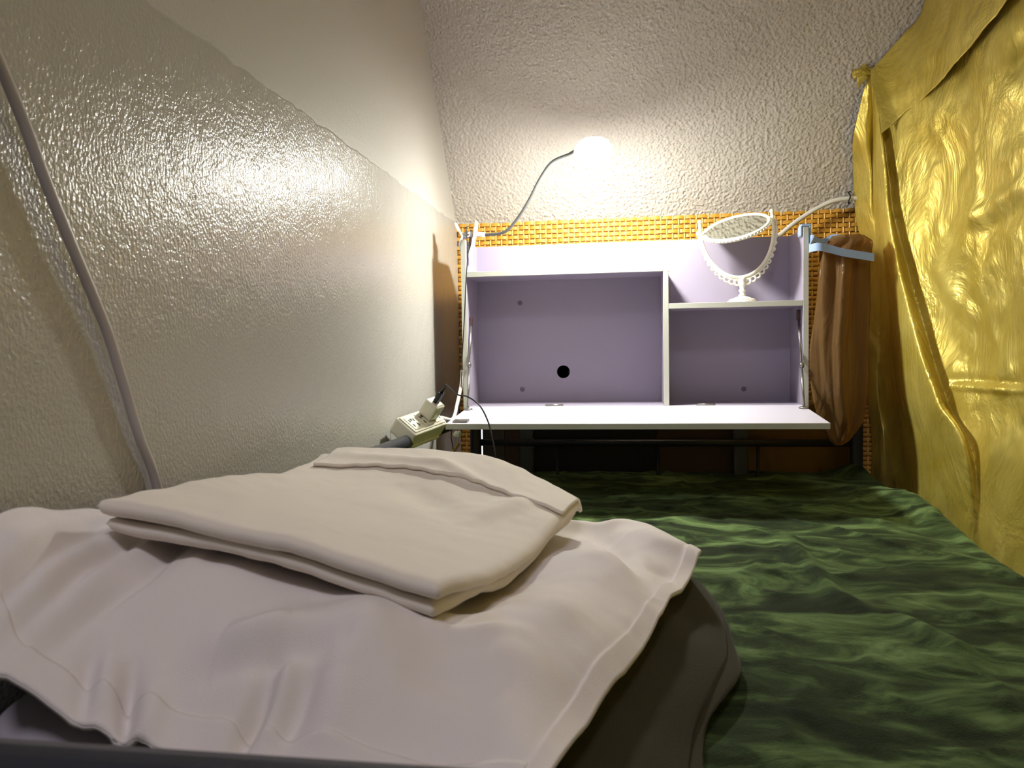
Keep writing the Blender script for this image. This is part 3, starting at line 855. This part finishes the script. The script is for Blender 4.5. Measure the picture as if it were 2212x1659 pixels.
# ================================================================== POWER STRIP, PLUG, LEADS
def frame_from(o, xdir, zdir):
    x_ = Vector(xdir).normalized(); z_ = Vector(zdir); z_ = (z_-x_*z_.dot(x_)).normalized(); y_ = z_.cross(x_)
    return Matrix(((x_.x, y_.x, z_.x, o[0]), (x_.y, y_.y, z_.y, o[1]), (x_.z, y_.z, z_.z, o[2]), (0, 0, 0, 1)))
PS = ony(905, 922, 1.50)
Pm = frame_from(PS, (.30, .93, .10), (.48, -.44, .74))
ps = thing('power_strip', 'ivory power strip resting on the bed side rail by the flap corner', 'power strip', tuple(PS))
L_, W_, H_ = .060, .027, .017
bd = box('body', (-L_, -W_, -H_), (L_, W_, H_), m_plast, ps, .004, 3, Pm)
box('top_cover', (-L_+.004, -W_+.004, H_-.001), (L_-.004, W_-.004, H_+.0025), m_plast, ps, .0016, 2, Pm)
for cxx in (-.036, .002, .040):
    so = box('socket', (cxx-.015, -.018, H_+.002), (cxx+.015, .018, H_+.0038), m_plast, ps, .001, 1, Pm)
    for dx, dy, a_, b_ in ((-.007, -.007, .0016, .0042), (.007, -.007, .0016, .0042), (0, .008, .0026, .0026), (-.007, .006, .0015, .0034), (.007, .006, .0015, .0034)):
        box('slot', (cxx+dx-a_, dy-b_, H_+.0036), (cxx+dx+a_, dy+b_, H_+.0042), m_slot, so, 0, 1, Pm)
for sgn in (-1, 1):
    box('side_lip', (-L_+.01, sgn*W_-.003, -H_-.003), (L_-.01, sgn*W_+.003, -H_+.004), m_plast, ps, .001, 1, Pm)
tail = Pm @ Vector((L_, 0, 0))
tube('cord', [Pm @ Vector((L_-.004, 0, 0)), Pm @ Vector((L_+.02, 0, .004)), ony(978, 905, 1.72), ony(988, 870, 1.785), ony(996, 832, 1.82), ony(999, 800, 1.83)], .0042, m_cable_w, ps, 10, 40)
wire = [Pm @ Vector(q) for q in ((-L_+.006, -W_-.001, -H_), (-L_-.006, -W_*.6, -H_-.004), (-L_-.006, W_*.4, -H_-.006), (-L_+.01, W_, -H_-.002))]
tube('tie_wire', wire, .0012, m_cable_w, ps, 6, 20)
Am = Pm @ Matrix.Translation((.020, .004, H_+.004))
ad = thing('usb_charger', 'ivory cube phone charger plugged into the power strip', 'charger', tuple(Am.translation))
box('body', (-.016, -.016, 0), (.016, .016, .036), m_plast, ad, .004, 3, Am)
box('port', (-.008, -.004, .0358), (.008, .004, .0366), m_slot, ad, .0004, 1, Am)
cb = thing('charging_cable', 'thin black charging cable arching from the charger down behind the folded sheet', 'cable', tuple(Am @ Vector((0, 0, .037))))
box('plug', (-.0075, -.0045, .0368), (.0075, .0045, .060), m_black, cb, .0015, 2, Am)
lathe('strain_relief', [(.0042, .060), (.0030, .066), (.0020, .074)], m_black, cb, Am, 12)
pe = Am @ Vector((0, 0, .072))
tube('lead', [pe, Am @ Vector((0, 0, .080)), ony(988, 852, 1.55), ony(1010, 857, 1.545), ony(1036, 876, 1.53), ony(1054, 910, 1.52), ony(1063, 945, 1.51), ony(1070, 985, 1.50), ony(1074, 1040, 1.49), ony(1074, 1062, 1.48)], .0016, m_black, cb, 8, 80)

# trinket hanging under the flap corner
tk0 = ony(989, 938, 1.70)
tk = thing('key_fob', 'white cap with a small brass tag hanging under the flap corner', 'key fob', tuple(tk0))
lathe('cap', [(.004, -.006), (.0095, -.0035), (.0105, .0005), (.008, .005), (.002, .0065)], m_plast, tk, Matrix.Translation(tk0) @ Matrix.Rotation(math.radians(20), 4, 'X'), 24)
tube('cap_string', [tk0+Vector((0, 0, .006)), tk0+Vector((-.002, .006, .025))], .0008, m_black, tk, 6)
tg = ony(985, 968, 1.70)
box('brass_tag', (-.003, -.0015, -.013), (.003, .0015, .013), m_brass, tk, .001, 1, Matrix.Translation(tg) @ Matrix.Rotation(math.radians(35), 4, 'Y'))
tube('tag_ring', [tk0+Vector((0, 0, -.005)), tk0+Vector((.001, 0, -.012)), tg+Vector((.004, 0, .008))], .0011, m_steel, tk, 6, 14)

# ================================================================== WALL CABLES
cp = [onx(-70, -20, WX+.020), onx(0, 140, WX+.015), onx(50, 260, WX+.013), onx(100, 395, WX+.012), onx(155, 530, WX+.012), onx(205, 650, WX+.011), onx(238, 735, WX+.010), onx(270, 840, WX+.009), onx(300, 940, WX+.008), onx(335, 1035, WX+.007)]
cp.append(cp[-1]+Vector((0, .012, -.05))); cp.append(cp[-1]+Vector((0, .01, -.12)))
tag(tube('wall_cable', cp, .0047, m_cable_g, None, 12, 120), 'thick grey-white cable running down the glossy side wall behind the pillow', 'cable')
wc = thing('ceiling_cable', 'white cable curving up from behind the mirror to the ceiling edge', 'cable', tuple(ony(1690, 503, 2.09)))
tube('lead', [ony(1640, 548, 2.06), ony(1690, 503, 2.085), ony(1725, 475, 2.095), ony(1765, 450, 2.095), ony(1800, 434, 2.09), ony(1842, 428, 2.085), ony(1880, 430, 2.08)], .0058, m_cable_w, wc, 12, 50)
tp = ony(1833, 428, 2.085)
tube('twist_tie', [tp+Vector((.004, -.004, .016)), tp+Vector((-.003, -.010, .012)), tp+Vector((.002, -.0085, .004)), tp+Vector((0, -.0075, -.004)), tp+Vector((-.003, -.008, -.014)), tp+Vector((.003, -.006, -.012))], .0017, m_black, wc, 6, 30)

# ================================================================== BAG HOLDER AND BAG
BY = YF+.012
bh = thing('bag_holder', 'pale blue plastic bag holder hooked over the hutch side panel', 'bag holder', (HX1+.01, BY, ZT))
hx = HX1-TH
bm = bmesh.new()
add_box(bm, (hx-.004, BY-.012, ZT+.0008), (HX1+.005, BY+.014, ZT+.007), .0012, 1)
add_box(bm, (hx-.006, BY-.012, ZT-.020), (hx-.0015, BY+.014, ZT+.003), .0012, 1)
add_box(bm, (HX1+.0012, BY-.012, ZT-.034), (HX1+.0055, BY+.014, ZT+.003), .0012, 1)
from_bm('hook', bm, m_blue, bh)
def flatbar(name, pts, hgt=.017, th=.0035, n=40):
    q = catmull(pts, n); v = []; f = []
    for i, p in enumerate(q):
        t_ = (q[min(i+1, n-1)]-q[max(i-1, 0)]).normalized(); nn = t_.cross(Vector((0, 0, 1))).normalized()
        for sn, sz in ((-1, -1), (1, -1), (1, 1), (-1, 1)): v.append(p+nn*sn*th/2+Vector((0, 0, sz*hgt/2)))
    for i in range(n-1):
        for k in range(4): f.append((i*4+k, i*4+(k+1) % 4, (i+1)*4+(k+1) % 4, (i+1)*4+k))
    f += [(0, 1, 2, 3), tuple((n-1)*4+k for k in (3, 2, 1, 0))]
    return from_py(name, v, f, m_blue, bh, False)
fa = [ony(1749, 537, 1.80), ony(1768, 533, 1.785), ony(1790, 537, 1.785), ony(1820, 545, 1.785), ony(1850, 550, 1.785), ony(1888, 556, 1.785)]
flatbar('front_arm', fa)
flatbar('arm_root', [(HX1+.004, BY-.006, ZT-.028), (HX1+.006, 1.82, ZT-.031), tuple(fa[0])], .018)
ba = [(HX1+.006, BY+.010, ZT-.020), tuple(ony(1775, 522, 1.90)), tuple(ony(1802, 512, 1.90)), tuple(ony(1840, 520, 1.88)), tuple(ony(1870, 535, 1.85))]
flatbar('rear_arm', ba, .013)
# bag
rows_b = [(508,1800,1868,.020),(520,1790,1882,.030),(536,1774,1880,.036),(560,1772,1876,.036),(610,1773,1876,.036),(680,1768,1878,.038),(745,1758,1878,.042),(800,1756,1876,.044),(850,1759,1872,.042),(890,1767,1864,.036),(925,1782,1850,.028),(950,1795,1834,.018),(962,1803,1820,.008)]
NBs = 120; bg = []
for py, xl, xr, dep in rows_b:
    a_ = ony(xl, py, 1.83); b_ = ony(xr, py, 1.83); c = (a_+b_)/2; hw = (b_.x-a_.x)/2
    th_ = np.linspace(0, 2*PI, NBs, endpoint=False)
    bg.append(np.stack([c.x+hw*np.cos(th_), 1.835+dep*np.sin(th_), np.full(NBs, c.z)], -1))
bg = cr_axis(np.array(bg), 130, 0)
th_ = np.linspace(0, 2*PI, NBs, endpoint=False)[None]; tv = np.linspace(0, 1, 130)[:, None]
fold = .0085*np.sin(th_*5+4*np.sin(tv*3)+1.5*vnoise(np.cos(th_)*2+0*tv, np.sin(th_)*2+tv*3, None, 7)) + .006*(1-np.abs(fbm(np.cos(th_)*2.2+0*tv, np.sin(th_)*2.2+tv*1.3, tv*2+0*th_, 3, 8)))
amp = np.clip(tv*6, .2, 1)*np.clip((1-tv)*5, .1, 1)
cen = bg.mean(axis=1, keepdims=True); dirn = bg-cen; dirn[..., 2] = 0; dirn /= np.linalg.norm(dirn, axis=2, keepdims=True)+1e-9
bg = bg+dirn*((fold-.006)*amp)[..., None]
v = bg.reshape(-1, 3); f = []
for i in range(129):
    for j in range(NBs): f.append((i*NBs+j, i*NBs+(j+1) % NBs, (i+1)*NBs+(j+1) % NBs, (i+1)*NBs+j))
f.append(tuple(129*NBs+j for j in range(NBs)))
bag = from_py('plastic_bag', v, f, m_bag, None, True)
tag(bag, 'crumpled translucent brown plastic bag hanging from the blue holder', 'bag')

# ================================================================== GOLD CURTAIN
cu = thing('gold_curtain', 'shiny gold satin curtain hung from the sloped ceiling along the bed side', 'curtain', (.64, 1.3, -.6))
KN = onc(1878, 150)
def col_y(pts, Y): return [ony(x, y, Y if not isinstance(Y, (list, tuple)) else Y[i]) for i, (x, y) in enumerate(pts)]
def col_x(pts, X): return [onx(x, y, X if not isinstance(X, (list, tuple)) else X[i]) for i, (x, y) in enumerate(pts)]
cols = []
k0 = KN+Vector((0, -.012, -.012))
def K(dx, dy, dz=0): return Vector(k0)+Vector((dx, dy, dz))
# rows: knot, then down to the mattress and below it
cols.append([K(-.006, .012, -.01)] + col_y([(1846,290),(1843,370),(1850,470),(1868,560),(1874,700),(1876,850),(1884,990)], [2.0,2.07,2.10,2.11,2.11,2.11,2.10]) + [Vector((.60, 2.10, -.62))])
cols.append([K(.0, .006)] + col_y([(1872,290),(1878,370),(1880,470),(1890,560),(1893,700),(1895,850),(1905,990)], [1.975,2.01,2.03,2.06,2.07,2.07,2.05]) + [Vector((.61, 2.04, -.62))])
cols.append([K(.004, .0)] + col_x([(1888,290),(1885,370),(1893,480),(1908,580),(1908,720),(1908,860),(1930,1000)], [.585,.592,.60,.612,.622,.63,.635]) + [Vector((.64, 1.92, -.62))])
cols.append([K(.007, -.004)] + col_x([(1898,290),(1900,370),(1908,480),(1922,590),(1940,720),(1962,860),(2010,1010)], [.57,.575,.58,.585,.592,.602,.62]) + [Vector((.645, 1.72, -.62))])
cols.append([K(.009, -.006)] + col_x([(1905,290),(1912,370),(1922,470),(1944,590),(1975,720),(2020,860),(2078,1000)], [.572,.575,.578,.582,.590,.602,.622]) + [Vector((.65, 1.60, -.62))])
cols.append([K(.012, -.010)] + col_x([(1912,290),(1922,370),(1938,470),(1968,590),(2002,720),(2046,860),(2112,1030)], [.585,.592,.600,.612,.622,.632,.645]) + [Vector((.655, 1.52, -.62))])
def ct(x, y, dz=.0): return Vector((x, y, CZ+CS*(CY-y)-.012+dz))
def wcol(y, x, bot=-.62, topx=None):
    zt_ = CZ+CS*(CY-y)-.015
    zs = np.linspace(zt_, bot, 9)
    return [Vector((x+(0 if topx is None else (topx-x)*max(0, 1-i/2.)), y, z_)) for i, z_ in enumerate(zs)]
cols.append([ct(.60, 1.90)] + col_x([(1975,200),(2000,330),(2020,450),(2042,590),(2062,720),(2105,870),(2165,1070)], [.622,.632,.640,.646,.650,.655,.658]) + [Vector((.66, 1.42, -.62))])
cols.append([ct(.668, 1.850)] + wcol(1.60, .668)[1:])
cols[-1] = [ct(.664, 1.85)] + col_x([(2070,120),(2095,280),(2110,420),(2125,570),(2140,720),(2180,880),(2235,1080)], .668) + [Vector((.665, 1.30, -.62))]
cols.append([ct(.672, 1.72)] + col_x([(2190,90),(2200,260),(2210,420),(2220,570),(2235,740),(2270,900),(2330,1110)], .672) + [Vector((.67, 1.15, -.62))])
cols.append([ct(.675, 1.50)] + [Vector((.675, y, z_)) for y, z_ in ((1.16,.72),(1.14,.55),(1.12,.38),(1.11,.2),(1.10,.02),(1.07,-.15),(1.02,-.34))] + [Vector((.672, .96, -.62))])
for y in (.85, .55, .25, -.05, -.35):
    cols.append([Vector((.68, y+.12, min(1.9, CZ+CS*(CY-y-.12)-.015)))] + [Vector((.68, y, z_)) for z_ in (1.1, .75, .5, .25, .02, -.18, -.36)] + [Vector((.678, y-.03, -.62))])
NET = np.array([[tuple(p) for p in c] for c in cols]).transpose(1, 0, 2)
NRc, NCc = 330, 420
C = net(NET, NRc, NCc)
ju = np.linspace(0, len(cols)-1, NCc)[None, :]; iv = np.linspace(0, 8, NRc)[:, None]
Yc, Zc = C[..., 1], C[..., 2]
am = np.clip((ju-5.0)/1.5, 0, 1)*np.clip(iv/.8, 0, 1)
cr1 = fbm(Yc*4.5, Zc*4, None, 4, 201)
cr2 = 1-2.2*np.abs(fbm(Yc*5+Zc*2, Zc*4-Yc*3, None, 3, 210))
D = am*(.013*cr1+.004*np.clip(cr2, -.5, 1)) + .0012*fbm(Yc*16, Zc*10, None, 3, 220)*np.clip(iv/.8, 0, 1)
# sharp pressed creases
def crease(pts, w, h):
    pp = [(p.y, p.z) for p in (onx(x, y, .666) for x, y in pts)]
    return ridge(Yc, Zc, pp, w, h)
D += crease([(2010,826),(2060,832),(2130,838),(2230,846)], .007, .012)*am
D -= crease([(2010,812),(2060,818),(2130,824),(2230,832)], .010, .008)*am
D += crease([(2110,290),(2118,380),(2112,470)], .012, .007)*am
D += crease([(2090,480),(2150,440),(2230,390)], .018, .009)*am
D -= crease([(2110,510),(2160,480),(2240,420)], .018, .006)*am
D += crease([(2040,560),(2080,650),(2120,700)], .02, .010)*am
C[..., 0] -= D
v, f = shell(C, .0012)
from_py('curtain_panel', v, f, m_gold, cu, True)
# folded-over header layer: between the ceiling line and a diagonal lower edge
hrow = []
h_top = [KN+Vector((.004, -.012, -.006)), ct(.585, 1.912, -.004), ct(.625, 1.88, -.004), ct(.652, 1.852, -.004), ct(.662, 1.78, -.004), ct(.668, 1.62, -.004)]
h_bot = [Vector(onx(1913, 288, .575)), Vector(onx(1960, 248, .615)), Vector(onx(2030, 190, .640)), Vector(onx(2100, 110, .650)), Vector(onx(2200, -5, .655)), Vector(onx(2330, -150, .657))]
NETh = np.array([[tuple(a_+(b_-a_)*t_) for a_, b_ in zip(h_top, h_bot)] for t_ in (0, .33, .67, 1.0)])
Hh = net(NETh, 90, 160)
Hh[..., 0] -= .008 + .003*fbm(Hh[..., 1]*14, Hh[..., 2]*14, None, 3, 231) + .008*np.clip(fbm(Hh[..., 1]*11, Hh[..., 2]*8, None, 3, 233), 0, 1)*np.linspace(0, 1, 90)[:, None]
v, f = shell(Hh, .0015)
from_py('curtain_header', v, f, m_gold, cu, True)
# gathered knot pinned to the ceiling
for k in range(7):
    a_ = Vector(KN)+Vector((random.uniform(-.004, .008), -.006, -.008))
    dd = Vector((-.030-.012*random.random(), .004+.010*random.random(), -.018+.040*k/6)) 
    pts = [a_+Vector((.012, -.012, 0)), a_, a_+dd*.55+Vector((0, -.006, .004)), a_+dd]
    q = catmull(pts, 14); vv = []; ff = []
    wv = Vector((0, .35, 1)).normalized()
    for i, p in enumerate(q):
        w_ = .006+.010*i/13
        for s_ in np.linspace(-1, 1, 7):
            vv.append(p+wv*w_*s_+Vector((.0, -.004*math.sin(s_*4+k), 0)))
    Q = np.array([tuple(p) for p in vv]).reshape(14, 7, 3)
    v, f = shell(Q, .001)
    from_py('knot_gather', v, f, m_gold, cu, True)
